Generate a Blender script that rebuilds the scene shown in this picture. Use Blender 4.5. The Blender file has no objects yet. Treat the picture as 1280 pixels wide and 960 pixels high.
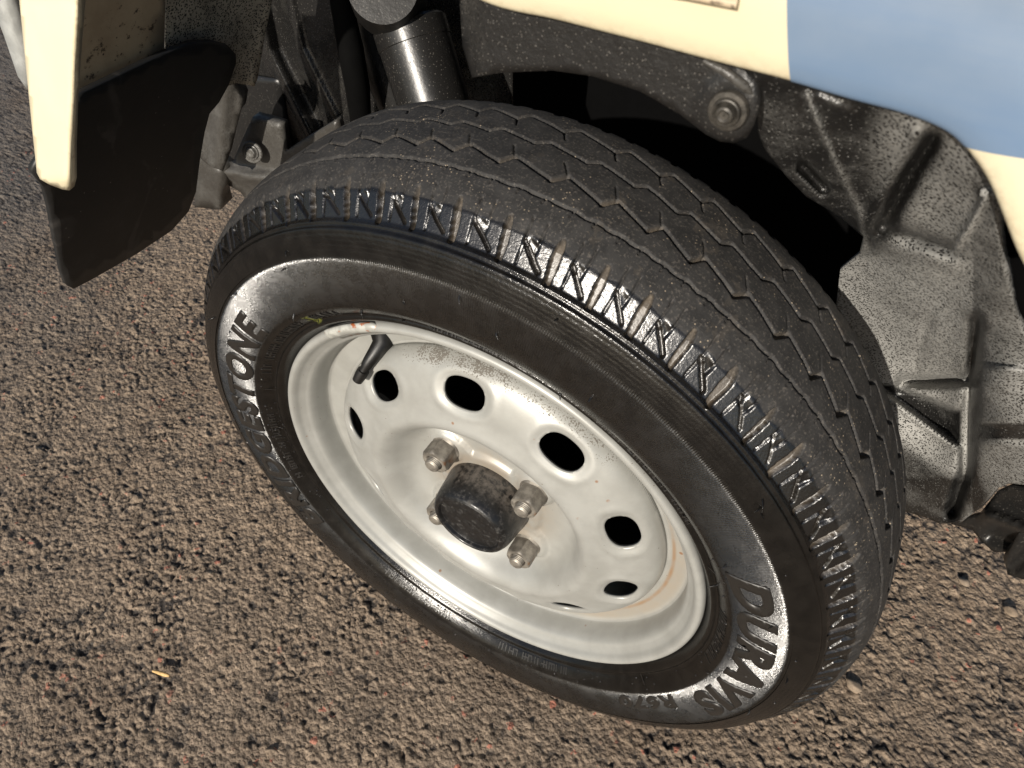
import bpy, bmesh, math, random
import numpy as np
from mathutils import Vector, Matrix
from mathutils.geometry import delaunay_2d_cdt

random.seed(7)
rng = np.random.default_rng(11)
SC = bpy.context.scene
COL = SC.collection
HZ = 0.262                       # wheel centre above the ground (m); the truck's parts are modelled about the wheel centre

# ------------------------------------------------------------------ camera, sky, sun, exposure
CAM = np.array([0.1724, -0.3106, 0.4658])
YAW, PITCH, FPX, PW, PH = -0.5156, 0.8240, 961.0, 1280.0, 960.0
FW = np.array([math.sin(YAW) * math.cos(PITCH), math.cos(YAW) * math.cos(PITCH), -math.sin(PITCH)])
RT = np.array([math.cos(YAW), -math.sin(YAW), 0.0])
UP = np.cross(RT, FW)
cam_d = bpy.data.cameras.new('camera')
cam_d.sensor_width = 36.0
cam_d.lens = FPX / PW * 36.0
cam_d.clip_start = 0.01
cam_d.clip_end = 500.0
cam_d.dof.use_dof = True
cam_d.dof.focus_distance = 0.52
cam_d.dof.aperture_fstop = 20.0
cam = bpy.data.objects.new('camera', cam_d)
COL.objects.link(cam)
M = Matrix.Identity(4)
for i in range(3):
    M[i][0], M[i][1], M[i][2] = RT[i], UP[i], -FW[i]
    M[i][3] = CAM[i]
M[2][3] += HZ
cam.matrix_world = M
SC.camera = cam

SUN = np.array([0.045, -0.88, 0.45])
SUN /= np.linalg.norm(SUN)
w = bpy.data.worlds.new('World')
SC.world = w
w.use_nodes = True
nt = w.node_tree
bg = nt.nodes['Background']
sky = nt.nodes.new('ShaderNodeTexSky')
sky.sky_type = 'NISHITA'
sky.sun_disc = False
sky.sun_elevation = math.asin(SUN[2])
sky.sun_rotation = math.atan2(SUN[0], SUN[1])
nt.links.new(sky.outputs[0], bg.inputs[0])
bg.inputs[1].default_value = 0.075
sd = bpy.data.lights.new('sun', 'SUN')
sd.energy = 5.0
sd.angle = math.radians(0.55)
sd.color = (1.0, 0.925, 0.82)
so = bpy.data.objects.new('sun', sd)
so.rotation_euler = Vector(SUN).to_track_quat('Z', 'Y').to_euler()
so.location = (0, -3, 5)
COL.objects.link(so)
vs = SC.view_settings
vs.view_transform = 'Standard'
vs.look = 'None'
vs.exposure = 0.3
vs.gamma = 1.0
vs.use_curve_mapping = False

# ------------------------------------------------------------------ helpers
def ray(px, py):
    d = FW + ((px - PW / 2) / FPX) * RT - ((py - PH / 2) / FPX) * UP
    return d

def at(px, py, Y):                # the point of the photograph's sight line that lies Y metres in from the wheel's centre plane
    d = ray(px, py)
    return CAM + d * ((Y - CAM[1]) / d[1])

def at_plane(px, py, P0, N):
    d = ray(px, py)
    return CAM + d * (np.dot(np.array(P0) - CAM, N) / np.dot(d, N))

def link(name, me, parent=None, loc=(0, 0, 0), mat=None):
    o = bpy.data.objects.new(name, me)
    COL.objects.link(o)
    o.location = loc
    if parent:
        o.parent = parent
    if mat:
        me.materials.append(mat)
    return o

def smooth(me, on=True):
    me.polygons.foreach_set('use_smooth', np.full(len(me.polygons), on))

def mesh_np(name, verts, quads, sm=True):
    verts = np.asarray(verts, np.float32)
    quads = np.asarray(quads, np.int32)
    me = bpy.data.meshes.new(name)
    n, k = quads.shape
    me.vertices.add(len(verts))
    me.vertices.foreach_set('co', verts.ravel())
    me.loops.add(n * k)
    me.loops.foreach_set('vertex_index', quads.ravel())
    me.polygons.add(n)
    me.polygons.foreach_set('loop_start', np.arange(0, n * k, k, dtype=np.int32))
    me.polygons.foreach_set('use_smooth', np.full(n, sm))
    me.update(calc_edges=True)
    return me

def grid_quads(nu, nv, wrap_u=False):   # vertex index = u*nv + v
    u = np.arange(nu if wrap_u else nu - 1)
    v = np.arange(nv - 1)
    U, V = np.meshgrid(u, v, indexing='ij')
    U1 = (U + 1) % nu
    q = np.stack([U * nv + V, U * nv + V + 1, U1 * nv + V + 1, U1 * nv + V], -1)
    return q.reshape(-1, 4)

def attr(me, name, vals):
    a = me.attributes.new(name, 'FLOAT', 'POINT')
    a.data.foreach_set('value', np.asarray(vals, np.float32).ravel())

def lathe(name, prof, n=192, mat=None, parent=None, loc=(0, 0, 0), sm=True, flip=False):
    prof = np.array(prof, float)           # (r, y)
    t = np.linspace(0, 2 * np.pi, n, endpoint=False)
    R = prof[:, 0][None] ; Y = prof[:, 1][None]
    V = np.stack([R * np.cos(t)[:, None], np.repeat(Y, n, 0), R * np.sin(t)[:, None]], -1).reshape(-1, 3)
    q = grid_quads(n, len(prof), True)
    if flip:
        q = q[:, ::-1]
    return link(name, mesh_np(name, V, q, sm), parent, loc, mat)

def catmull(pts, per=8):
    P = np.array(pts, float)
    P = np.vstack([2 * P[0] - P[1], P, 2 * P[-1] - P[-2]])
    out = []
    for i in range(1, len(P) - 2):
        for t in np.linspace(0, 1, per, endpoint=False):
            p0, p1, p2, p3 = P[i - 1], P[i], P[i + 1], P[i + 2]
            out.append(.5 * (2 * p1 + (p2 - p0) * t + (2 * p0 - 5 * p1 + 4 * p2 - p3) * t * t + (3 * p1 - p0 - 3 * p2 + p3) * t ** 3))
    out.append(P[-2])
    return np.array(out)

def inside(poly, x, y):
    c = np.zeros(np.shape(x), bool)
    n = len(poly)
    for i in range(n):
        x1, y1 = poly[i]
        x2, y2 = poly[(i + 1) % n]
        if y1 == y2:
            continue
        k = ((y1 > y) != (y2 > y)) & (x < (x2 - x1) * (y - y1) / (y2 - y1) + x1)
        c ^= k
    return c

def densify(poly, step):
    out = []
    for i in range(len(poly)):
        a = np.array(poly[i], float)
        b = np.array(poly[(i + 1) % len(poly)], float)
        n = max(1, int(round(np.linalg.norm(b - a) / step)))
        for k in range(n):
            out.append(tuple(a + (b - a) * k / n))
    return out

def sheet(name, poly, fn, step, thick, mat, parent, loc, bevel=0.0, away=None):
    """A curved plate: outline poly (2-D), fn(u, v) -> point in space, given real thickness behind its face."""
    B = densify(poly, step)
    xs = [p[0] for p in poly]
    ys = [p[1] for p in poly]
    gx, gy = np.meshgrid(np.arange(min(xs) + step / 2, max(xs), step), np.arange(min(ys) + step / 2, max(ys), step))
    gx = gx.ravel(); gy = gy.ravel()
    k = inside(B, gx, gy)
    gx = gx[k]; gy = gy[k]
    BA = np.array(B)
    d = np.sqrt(((gx[:, None] - BA[:, 0]) ** 2 + (gy[:, None] - BA[:, 1]) ** 2).min(1))
    k = d > step * .55
    pts = [Vector(p) for p in B] + [Vector((x, y)) for x, y in zip(gx[k], gy[k])]
    n = len(B)
    r = delaunay_2d_cdt(pts, [(i, (i + 1) % n) for i in range(n)], [list(range(n))], 1, 1e-5)
    co = [fn(p.x, p.y) for p in r[0]]
    me = bpy.data.meshes.new(name)
    bm = bmesh.new()
    vs_ = [bm.verts.new(Vector(c)) for c in co]
    for f in r[2]:
        try:
            bm.faces.new([vs_[i] for i in f])
        except ValueError:
            pass
    bmesh.ops.recalc_face_normals(bm, faces=bm.faces[:])
    # face toward the street / the camera side
    tot = Vector((0, 0, 0))
    for f in bm.faces:
        tot += f.normal * f.calc_area()
    cen = sum((v.co for v in bm.verts), Vector((0, 0, 0))) / len(bm.verts)
    if tot.dot(Vector(CAM) - cen) < 0:
        bmesh.ops.reverse_faces(bm, faces=bm.faces[:])
    bm.normal_update()
    bm.to_mesh(me)
    bm.free()
    smooth(me)
    o = link(name, me, parent, loc, mat)
    s = o.modifiers.new('thickness', 'SOLIDIFY')
    s.thickness = thick
    s.offset = -1
    s.use_even_offset = False
    if bevel:
        b = o.modifiers.new('edge', 'BEVEL')
        b.width = bevel
        b.segments = 3
        b.limit_method = 'ANGLE'
        b.angle_limit = math.radians(55)
    return o

def tube(name, pts, rad, mat, parent, loc, n=24, caps=True):
    pts = [Vector(p) for p in pts]
    rad = rad if hasattr(rad, '__len__') else [rad] * len(pts)
    bm = bmesh.new()
    rings = []
    ref = None
    for i, p in enumerate(pts):
        t = (pts[min(i + 1, len(pts) - 1)] - pts[max(i - 1, 0)]).normalized()
        if ref is None:
            ref = t.orthogonal().normalized()
        a = (ref - t * ref.dot(t)).normalized()
        ref = a
        b = t.cross(a)
        rings.append([bm.verts.new(p + (a * math.cos(2 * math.pi * k / n) + b * math.sin(2 * math.pi * k / n)) * rad[i]) for k in range(n)])
    for i in range(len(rings) - 1):
        for k in range(n):
            bm.faces.new([rings[i][k], rings[i][(k + 1) % n], rings[i + 1][(k + 1) % n], rings[i + 1][k]])
    if caps:
        bm.faces.new(rings[0][::-1])
        bm.faces.new(rings[-1])
    me = bpy.data.meshes.new(name)
    bm.to_mesh(me)
    bm.free()
    smooth(me)
    me.set_sharp_from_angle(angle=math.radians(40))
    return link(name, me, parent, loc, mat)

# ------------------------------------------------------------------ materials
class NB:
    def __init__(s, name):
        s.m = bpy.data.materials.new(name)
        s.m.use_nodes = True
        s.t = s.m.node_tree
        s.b = s.t.nodes['Principled BSDF']
        s.co = s.t.nodes.new('ShaderNodeTexCoord').outputs['Object']
    def n(s, typ, **kw):
        o = s.t.nodes.new(typ)
        for k, v in kw.items():
            setattr(o, k, v)
        return o
    def inp(s, sock, v):
        if isinstance(v, bpy.types.NodeSocket):
            s.t.links.new(v, sock)
        elif v is not None:
            if hasattr(v, '__len__') and len(v) == 3 and sock.type == 'RGBA':
                v = (*v, 1)
            sock.default_value = v
    def noise(s, scale, detail=4, rough=.55, dist=0, co=None):
        o = s.n('ShaderNodeTexNoise')
        s.inp(o.inputs['Vector'], co or s.co)
        o.inputs['Scale'].default_value = scale
        o.inputs['Detail'].default_value = detail
        o.inputs['Roughness'].default_value = rough
        o.inputs['Distortion'].default_value = dist
        return o.outputs[0]
    def vor(s, scale, feat='F1', out='Distance', co=None):
        o = s.n('ShaderNodeTexVoronoi', feature=feat)
        s.inp(o.inputs['Vector'], co or s.co)
        o.inputs['Scale'].default_value = scale
        return o.outputs[out]
    def ramp(s, v, stops):
        o = s.n('ShaderNodeValToRGB')
        cr = o.color_ramp
        while len(cr.elements) < len(stops):
            cr.elements.new(.5)
        for e, (p, c) in zip(cr.elements, stops):
            e.position = p
            e.color = (c, c, c, 1) if not hasattr(c, '__len__') else (*c, 1)
        s.inp(o.inputs[0], v)
        return o.outputs[0]
    def mr(s, v, a, b, c=0., d=1., interp='SMOOTHSTEP'):
        o = s.n('ShaderNodeMapRange', interpolation_type=interp)
        s.inp(o.inputs[0], v)
        for i, x in enumerate((a, b, c, d)):
            s.inp(o.inputs[i + 1], x)
        return o.outputs[0]
    def mix(s, f, a, b, mode='MIX'):
        o = s.n('ShaderNodeMix', data_type='RGBA', blend_type=mode)
        s.inp(o.inputs[0], f)
        s.inp(o.inputs[6], a)
        s.inp(o.inputs[7], b)
        return o.outputs[2]
    def math(s, op, a, b=0., c=None):
        o = s.n('ShaderNodeMath', operation=op)
        s.inp(o.inputs[0], a)
        s.inp(o.inputs[1], b)
        if c is not None:
            s.inp(o.inputs[2], c)
        return o.outputs[0]
    def attr(s, name):
        o = s.n('ShaderNodeAttribute', attribute_name=name)
        return o.outputs['Fac']
    def xyz(s, co=None):
        o = s.n('ShaderNodeSeparateXYZ')
        s.inp(o.inputs[0], co or s.co)
        return o.outputs
    def bump(s, h, strength=.4, dist=.001, prev=None):
        o = s.n('ShaderNodeBump')
        o.inputs['Strength'].default_value = strength
        o.inputs['Distance'].default_value = dist
        s.inp(o.inputs['Height'], h)
        if prev:
            s.inp(o.inputs['Normal'], prev)
        return o.outputs[0]
    def set(s, **kw):
        for k, v in kw.items():
            s.inp(s.b.inputs[k.replace('_', ' ')], v)
        return s.m

def mat_rubber():
    b = NB('tyre_rubber')
    gl = b.attr('gloss')
    dirt = b.attr('dirt')
    n1 = b.noise(90, 5, .6)
    n2 = b.noise(700, 3, .6)
    n3 = b.noise(25, 3, .5)
    crown = b.mix(b.mr(n1, .35, .7), (.0165, .0158, .0154), (.030, .0285, .0272))
    crown = b.mix(b.mr(n2, .54, .68, 0, .6), crown, (.095, .084, .072))
    specks = b.mr(b.vor(420), .22, .10)
    specks = b.math('MULTIPLY', specks, b.mr(b.noise(38, 5, .75), .52, .60))
    crown = b.mix(specks, crown, (.26, .21, .15))
    side = b.mix(b.mr(n1, .3, .75), (.0040, .0036, .0032), (.0078, .0068, .0058))
    c = b.mix(gl, crown, side)
    c = b.mix(b.math('MULTIPLY', dirt, b.mr(n1, .25, .6, .4, 1)), c, (.21, .165, .115))
    x, y, z = b.xyz()
    a0 = math.radians(127.5)
    pm = b.math('ADD', b.math('POWER', b.math('SUBTRACT', x, .1805 * math.cos(a0)), 2), b.math('POWER', b.math('SUBTRACT', z, .1805 * math.sin(a0)), 2))
    pm = b.math('MULTIPLY', b.mr(b.math('POWER', pm, .5), .0062, .0028), b.mr(b.noise(230, 4, .7), .46, .54))
    c = b.mix(b.math('MULTIPLY', b.math('MULTIPLY', pm, b.mr(y, -.02, -.04)), .8), c, (.16, .17, .03))      # smear of old yellow paint
    r = b.mix(gl, (.72, .72, .72), b.mix(b.mr(n1, .35, .7), (.17, .17, .17), (.27, .27, .27)))
    blk = b.math('MULTIPLY', b.attr('block'), gl)
    r = b.mix(b.math('MULTIPLY', blk, .7), r, (.30, .30, .30))
    r = b.mix(b.attr('ribs'), r, b.mix(b.mr(b.noise(70, 5, .7), .35, .65), (.21, .21, .21), (.36, .36, .36)))
    r = b.mix(dirt, r, (.85, .85, .85))
    bp = b.bump(n2, .35, .0006)
    return b.set(Base_Color=c, Roughness=r, Normal=bp, Specular_IOR_Level=b.math('ADD', b.mr(gl, 0, 1, .4, .46), b.math('ADD', b.math('MULTIPLY', blk, .42), b.math('MULTIPLY', b.attr('ribs'), .8))))

def mat_letter():
    b = NB('raised_rubber')
    return b.set(Base_Color=b.mix(b.noise(120), (.010, .009, .008), (.018, .016, .014)), Roughness=.4)

def mat_wheel():
    b = NB('silver_white_wheel_paint')
    x, y, z = b.xyz()
    r = b.math('POWER', b.math('ADD', b.math('MULTIPLY', x, x), b.math('MULTIPLY', z, z)), .5)
    ang = b.math('ARCTAN2', z, x)
    n1 = b.noise(45, 5, .6)
    n2 = b.noise(950, 3, .6)
    n3 = b.noise(1500, 2, .5)
    c = b.mix(b.mr(n1, .3, .7), (.283, .282, .262), (.335, .335, .314))
    c = b.mix(b.mr(n3, .6, .75, 0, .25), c, (.35, .32, .27))
    # brown film round the nuts and hub
    film = b.math('MULTIPLY', b.mr(r, .064, .03), b.mr(n1, .3, .6))
    c = b.mix(b.math('MULTIPLY', film, .85), c, (.25, .205, .155))
    brl = b.math('MULTIPLY', b.mr(b.math('ABSOLUTE', b.math('SUBTRACT', r, .142)), .009, .002), b.mr(b.math('ABSOLUTE', b.math('ADD', ang, .45)), 1.2, .3))
    c = b.mix(b.math('MULTIPLY', brl, b.mr(n1, .25, .7, .25, .75)), c, (.30, .25, .19))
    # road dirt caught along the disc's upper edge
    band = b.math('MULTIPLY', b.mr(r, .118, .132), b.mr(b.math('ABSOLUTE', b.math('SUBTRACT', ang, 1.45)), 1.1, .35))
    dirt = b.mr(b.math('ADD', b.math('MULTIPLY', n2, .75), b.math('MULTIPLY', band, b.mr(n1, .3, .7, .08, .36))), .60, .66)
    dirt = b.math('MULTIPLY', dirt, b.math('MULTIPLY', b.mr(band, .25, .75), b.mr(r, .134, .132)))
    c = b.mix(b.math('MULTIPLY', dirt, .8), c, (.095, .08, .062))
    # rust spots and small chips
    sp = b.vor(75)
    rs = b.math('MULTIPLY', b.mr(sp, .13, .07), b.mr(b.noise(22, 2), .57, .62))
    c = b.mix(b.math('MULTIPLY', rs, .85), c, (.20, .095, .04))
    ch = b.math('MULTIPLY', b.mr(b.vor(190), .10, .06), b.mr(b.noise(30, 2), .56, .62))
    c = b.mix(ch, c, (.12, .095, .075))
    # rust lines weeping where disc meets rim, low on the front side
    rl = b.math('MULTIPLY', b.mr(b.math('ABSOLUTE', b.math('SUBTRACT', r, .1378)), .0022, .0002), b.mr(b.math('ABSOLUTE', b.math('ADD', ang, .15)), .75, .2))
    c = b.mix(b.math('MULTIPLY', rl, b.mr(n1, .3, .6, .25, .8)), c, (.26, .15, .07))
    ro = b.mix(b.math('MAXIMUM', dirt, rs), (.42, .42, .42), (.85, .85, .85))
    return b.set(Base_Color=c, Roughness=ro, Metallic=.2, Normal=b.bump(n2, .05, .0005))

def mat_nut():
    b = NB('weathered_zinc')
    c = b.mix(b.mr(b.noise(160, 5, .6), .35, .7), (.15, .135, .115), (.30, .275, .235))
    c = b.mix(b.mr(b.noise(60, 3), .58, .7), c, (.22, .11, .05))
    return b.set(Base_Color=c, Metallic=.55, Roughness=b.mr(b.noise(200), .3, .7, .4, .65, 'LINEAR'), Normal=b.bump(b.noise(500), .1, .0005))

def mat_cap():
    b = NB('worn_black_hub_paint')
    n = b.noise(260, 5, .65)
    c = b.mix(b.mr(n, .54, .78), (.009, .0088, .0088), (.065, .06, .053))
    c = b.mix(b.mr(b.vor(420), .10, .05, 0, .4), c, (.25, .22, .18))
    x, y, z = b.xyz()
    c = b.mix(b.math('MULTIPLY', b.mr(y, -.064, -.05), b.mr(n, .35, .6, 0, .5)), c, (.13, .11, .09))
    return b.set(Base_Color=c, Roughness=b.mr(n, .4, .7, .28, .7), Normal=b.bump(b.noise(600), .2, .0005))

def mat_under(name, dust=.5, base=(.011, .0105, .010), gloss=.3, scale=900, warm=(.27, .235, .19), lo=.3):
    b = NB(name)
    n = b.noise(scale, 3, .6)
    big = b.noise(14, 4, .6)
    mid = b.noise(70, 4, .6)
    cov = b.math('ADD', b.math('MULTIPLY', big, .9), b.math('MULTIPLY', mid, .35))
    cov = b.mr(cov, .98 - dust * .75, 1.50 - dust * .75)
    jit = b.math('MULTIPLY', b.math('SUBTRACT', n, .5), .7)
    if name.startswith('dusty_black_liner'):
        cov = b.math('ADD', b.attr('dust'), b.math('ADD', b.math('MULTIPLY', b.math('SUBTRACT', big, .5), .9), b.math('MULTIPLY', b.math('SUBTRACT', mid, .5), .5)))
        cov = b.mr(cov, .05, .95, 0, .92, 'LINEAR')
    dark = b.mr(b.math('ADD', b.vor(scale * 1.15), jit), .31, .46)           # dust broken by black specks
    pale = b.mr(b.math('ADD', b.vor(scale * 1.0), jit), .22, .10)            # pale specks on black
    f = b.math('ADD', b.math('MULTIPLY', cov, dark), b.math('MULTIPLY', b.math('SUBTRACT', 1, cov), b.math('MULTIPLY', pale, .55)))
    c = b.mix(f, base, warm)
    sp = b.mr(b.vor(scale * .8), .10, .05, 0, .15 if name.startswith('oily') else .6)
    c = b.mix(b.math('MULTIPLY', sp, b.mr(big, .55, .7, 0, .25)), c, (.26, .25, .22))
    r = b.mix(f, (gloss,) * 3, (.8, .8, .8))
    h = b.math('ADD', b.noise(160, 4, .6), b.math('MULTIPLY', n, .3))
    return b.set(Base_Color=c, Roughness=r, Normal=b.bump(h, .14 if name.startswith('oily') else .5, .0012))

def mat_cream():
    b = NB('cream_body_paint')
    n = b.noise(12, 4, .6)
    c = b.mix(b.mr(n, .35, .7), (.665, .59, .405), (.70, .63, .455))
    sp = b.math('MULTIPLY', b.mr(b.vor(110), .09, .05), b.mr(b.noise(25, 2), .55, .62))
    c = b.mix(sp, c, (.38, .22, .09))
    c = b.mix(b.mr(b.noise(60, 5, .65), .58, .8, 0, .35), c, (.62, .47, .26))
    edge = b.attr('lip')
    c = b.mix(b.math('MULTIPLY', edge, b.mr(b.noise(300, 4, .7), .42, .62)), c, (.30, .20, .11))
    return b.set(Base_Color=c, Roughness=.32, Coat_Weight=.4, Coat_Roughness=.12)

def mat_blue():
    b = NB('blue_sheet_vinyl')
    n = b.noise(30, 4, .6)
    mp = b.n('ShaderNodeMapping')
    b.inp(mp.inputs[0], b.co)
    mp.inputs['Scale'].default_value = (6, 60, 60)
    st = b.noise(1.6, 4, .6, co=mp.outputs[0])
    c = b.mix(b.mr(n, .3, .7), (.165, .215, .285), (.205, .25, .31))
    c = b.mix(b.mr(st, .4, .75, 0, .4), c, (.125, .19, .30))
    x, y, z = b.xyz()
    c = b.mix(b.mr(z, .405, .355, .1, .55), c, (.115, .20, .335))  # reflection gradient put into the colour, bluer towards the bottom
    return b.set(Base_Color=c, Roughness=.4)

def mat_dirty_cream():
    b = NB('grimy_cream_paint')
    n = b.noise(40, 5, .65)
    c = b.mix(b.mr(n, .3, .7), (.50, .41, .28), (.40, .315, .21))
    c = b.mix(b.mr(b.noise(120, 4, .7), .58, .68), c, (.07, .05, .035))
    c = b.mix(b.math('MULTIPLY', b.mr(b.vor(120), .12, .06), b.mr(b.noise(30, 2), .5, .6)), c, (.05, .03, .02))
    return b.set(Base_Color=c, Roughness=.6)

def mat_flap():
    b = NB('mud_flap_rubber')
    n = b.noise(28, 5, .6)
    c = b.mix(b.mr(n, .5, .75), (.009, .009, .009), (.02, .019, .018))
    c = b.mix(b.mr(b.noise(16, 3, .5, 1.5), .62, .72, 0, .5), c, (.06, .055, .05))
    c = b.mix(b.math('MULTIPLY', b.mr(b.vor(130), .08, .04), b.mr(b.noise(20, 2), .5, .6)), c, (.2, .18, .15))
    return b.set(Base_Color=c, Roughness=.5, Normal=b.bump(b.noise(220, 4, .6), .12, .0008))

def mat_plain(name, c, r, metal=0., n=80, var=.25):
    b = NB(name)
    c2 = tuple(x * (1 - var) for x in c)
    return b.set(Base_Color=b.mix(b.mr(b.noise(n, 5, .6), .35, .65), c, c2), Roughness=r, Metallic=metal, Normal=b.bump(b.noise(n * 5), .15, .0006), Specular_IOR_Level=.5 if max(c) > .004 else .08)

def mat_ground():
    b = NB('worn_asphalt')
    st = b.attr('stone')
    hg = b.attr('height')
    n1 = b.noise(4, 4, .6)
    n2 = b.noise(60, 5, .65)
    n3 = b.noise(500, 4, .65)
    col = b.vor(190, 'F1', 'Color')
    hv = b.n('ShaderNodeSeparateColor')
    b.inp(hv.inputs[0], col)
    c = b.mix(b.mr(st, 0, 1, interp='LINEAR'), (.125, .092, .064), (.40, .30, .21))
    c = b.mix(b.mr(n2, .4, .7, 0, .7), c, (.26, .193, .132))
    c = b.mix(b.mr(n1, .35, .7, 0, .4), c, (.175, .134, .097))
    c = b.mix(b.mr(n3, .35, .65, 0, .45), c, (.090, .067, .047))
    x, y, z = b.xyz()
    old = b.math('ADD', b.mr(x, -.45, -1.25, 0, .75), b.math('MULTIPLY', b.math('SUBTRACT', b.noise(3.2, 3), .5), .9))
    c = b.mix(b.mr(old, .0, .9, 0, .85), c, (.088, .080, .072))                    # older, greyer asphalt with less dust on it
    c = b.mix(b.mr(b.noise(9, 4, .6), .48, .68, 0, .45), c, (.115, .078, .050))
    c = b.mix(b.mr(hg, .34, .02), c, (.040, .032, .026))                 # tar and old grime in the gaps between the stones
    red = b.math('MULTIPLY', b.mr(hv.outputs[0], .962, .967), b.mr(b.noise(6, 3), .46, .54))
    red = b.math('MULTIPLY', red, b.mr(b.math('ADD', hg, b.math('MULTIPLY', n3, .3)), .5, .62))
    c = b.mix(b.math('MULTIPLY', red, .75), c, (.40, .14, .09))
    return b.set(Base_Color=c, Roughness=b.mr(n3, .3, .7, .62, .9), Normal=b.bump(b.math('ADD', b.math('ADD', n3, b.math('MULTIPLY', n2, .6)), b.math('MULTIPLY', b.vor(260), -1.0)), .9, .0022))

RUB = mat_rubber()
LET = mat_letter()
WHEEL = mat_wheel()
NUT = mat_nut()
CAP = mat_cap()
CREAM = mat_cream()
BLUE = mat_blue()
GRIME = mat_dirty_cream()
FLAP = mat_flap()
LINER = mat_under('dusty_black_liner_plastic', .62, (.012, .0115, .011), .33, 640, (.35, .345, .325), .2)
SKIRT = mat_under('gritty_underbody_coat', .45, (.012, .0115, .011), .4, 760, (.13, .12, .105))
CHAS = mat_under('oily_black_chassis_paint', .12, (.012, .0115, .011), .33, 520, (.11, .10, .085))
GREYM = mat_under('dusty_grey_chassis_paint', .75, (.04, .037, .033), .35, 620, (.095, .092, .084), .15)
BOLT = mat_plain('dusty_black_bolt', (.075, .068, .058), .45, .4, 300, .6)
HOSE = mat_plain('black_hose_rubber', (.0022, .0022, .0022), .8)
PLATE = mat_under('dusted_inner_wall', .55, (.013, .0125, .012), .26, 560, (.13, .122, .105))
SPLASH = mat_under('oversprayed_arch_panel', .95, (.012, .0115, .011), .5, 520, (.55, .50, .40), .1)
BLACK = mat_plain('black_void_shade', (.0012, .0012, .0013), .9)  # near-black colour standing in for deep shade in the wheel house and gaps
TRIM = mat_plain('grey_sill_metal', (.46, .47, .45), .45, .2)
DRUM = mat_plain('brake_drum_iron', (.03, .025, .02), .7)
BLKP = mat_plain('black_valve_rubber', (.005, .0045, .004), .45, 0, 300, .5)

# ------------------------------------------------------------------ ground
def hash2(i, j, k):
    h = (i * 374761393 + j * 668265263 + k * 1442695041) & 0xFFFFFFFF
    h = ((h ^ (h >> 13)) * 1274126177) & 0xFFFFFFFF
    return ((h ^ (h >> 16)) & 0xFFFFFF) / float(0xFFFFFF)

def vnoise(X, Y, s, k):
    x = X / s; y = Y / s
    i = np.floor(x).astype(np.int64); j = np.floor(y).astype(np.int64)
    fx = x - i; fy = y - j
    fx = fx * fx * (3 - 2 * fx); fy = fy * fy * (3 - 2 * fy)
    a = hash2(i, j, k); b_ = hash2(i + 1, j, k); c = hash2(i, j + 1, k); d = hash2(i + 1, j + 1, k)
    return (a * (1 - fx) + b_ * fx) * (1 - fy) + (c * (1 - fx) + d * fx) * fy

def stones(X, Y, cell, k, rmin, rmax, fill):
    """height (0..1) and brightness of rounded stones on a jittered grid"""
    ci = np.floor(X / cell).astype(np.int64); cj = np.floor(Y / cell).astype(np.int64)
    H = np.zeros_like(X); B = np.full_like(X, .5)
    for di in (-1, 0, 1):
        for dj in (-1, 0, 1):
            i = ci + di; j = cj + dj
            jx = (i + .1 + .8 * hash2(i, j, k)) * cell
            jy = (j + .1 + .8 * hash2(i, j, k + 1)) * cell
            rr = (rmin + (rmax - rmin) * hash2(i, j, k + 2)) * cell
            on = hash2(i, j, k + 3) < fill
            a = hash2(i, j, k + 4) * np.pi
            e = .6 + .4 * hash2(i, j, k + 5)
            dx = X - jx; dy = Y - jy
            u = dx * np.cos(a) + dy * np.sin(a); v = (-dx * np.sin(a) + dy * np.cos(a)) / e
            q = np.maximum(np.abs(u) * .85 + np.abs(v) * .35, np.sqrt(u * u + v * v)) / rr
            top = .45 + .55 * hash2(i, j, k + 6)
            h = np.where(on & (q < 1), top * np.sqrt(np.clip(1 - q ** 2.6, 0, 1)), 0)
            m = h > H
            H = np.where(m, h, H)
            B = np.where(m, hash2(i, j, k + 7), B)
    return H, B

def axis_lines(lo, hi, step, far):
    def grow(sgn, x):
        out = []; d = step; x0 = x
        while abs(x) < far:
            d *= 1.010 if abs(x - x0) < 1.3 else 1.15
            x += sgn * d
            out.append(x)
        return out
    return np.array(grow(-1, lo)[::-1] + list(np.arange(lo, hi + step / 2, step)) + grow(1, hi))

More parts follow.
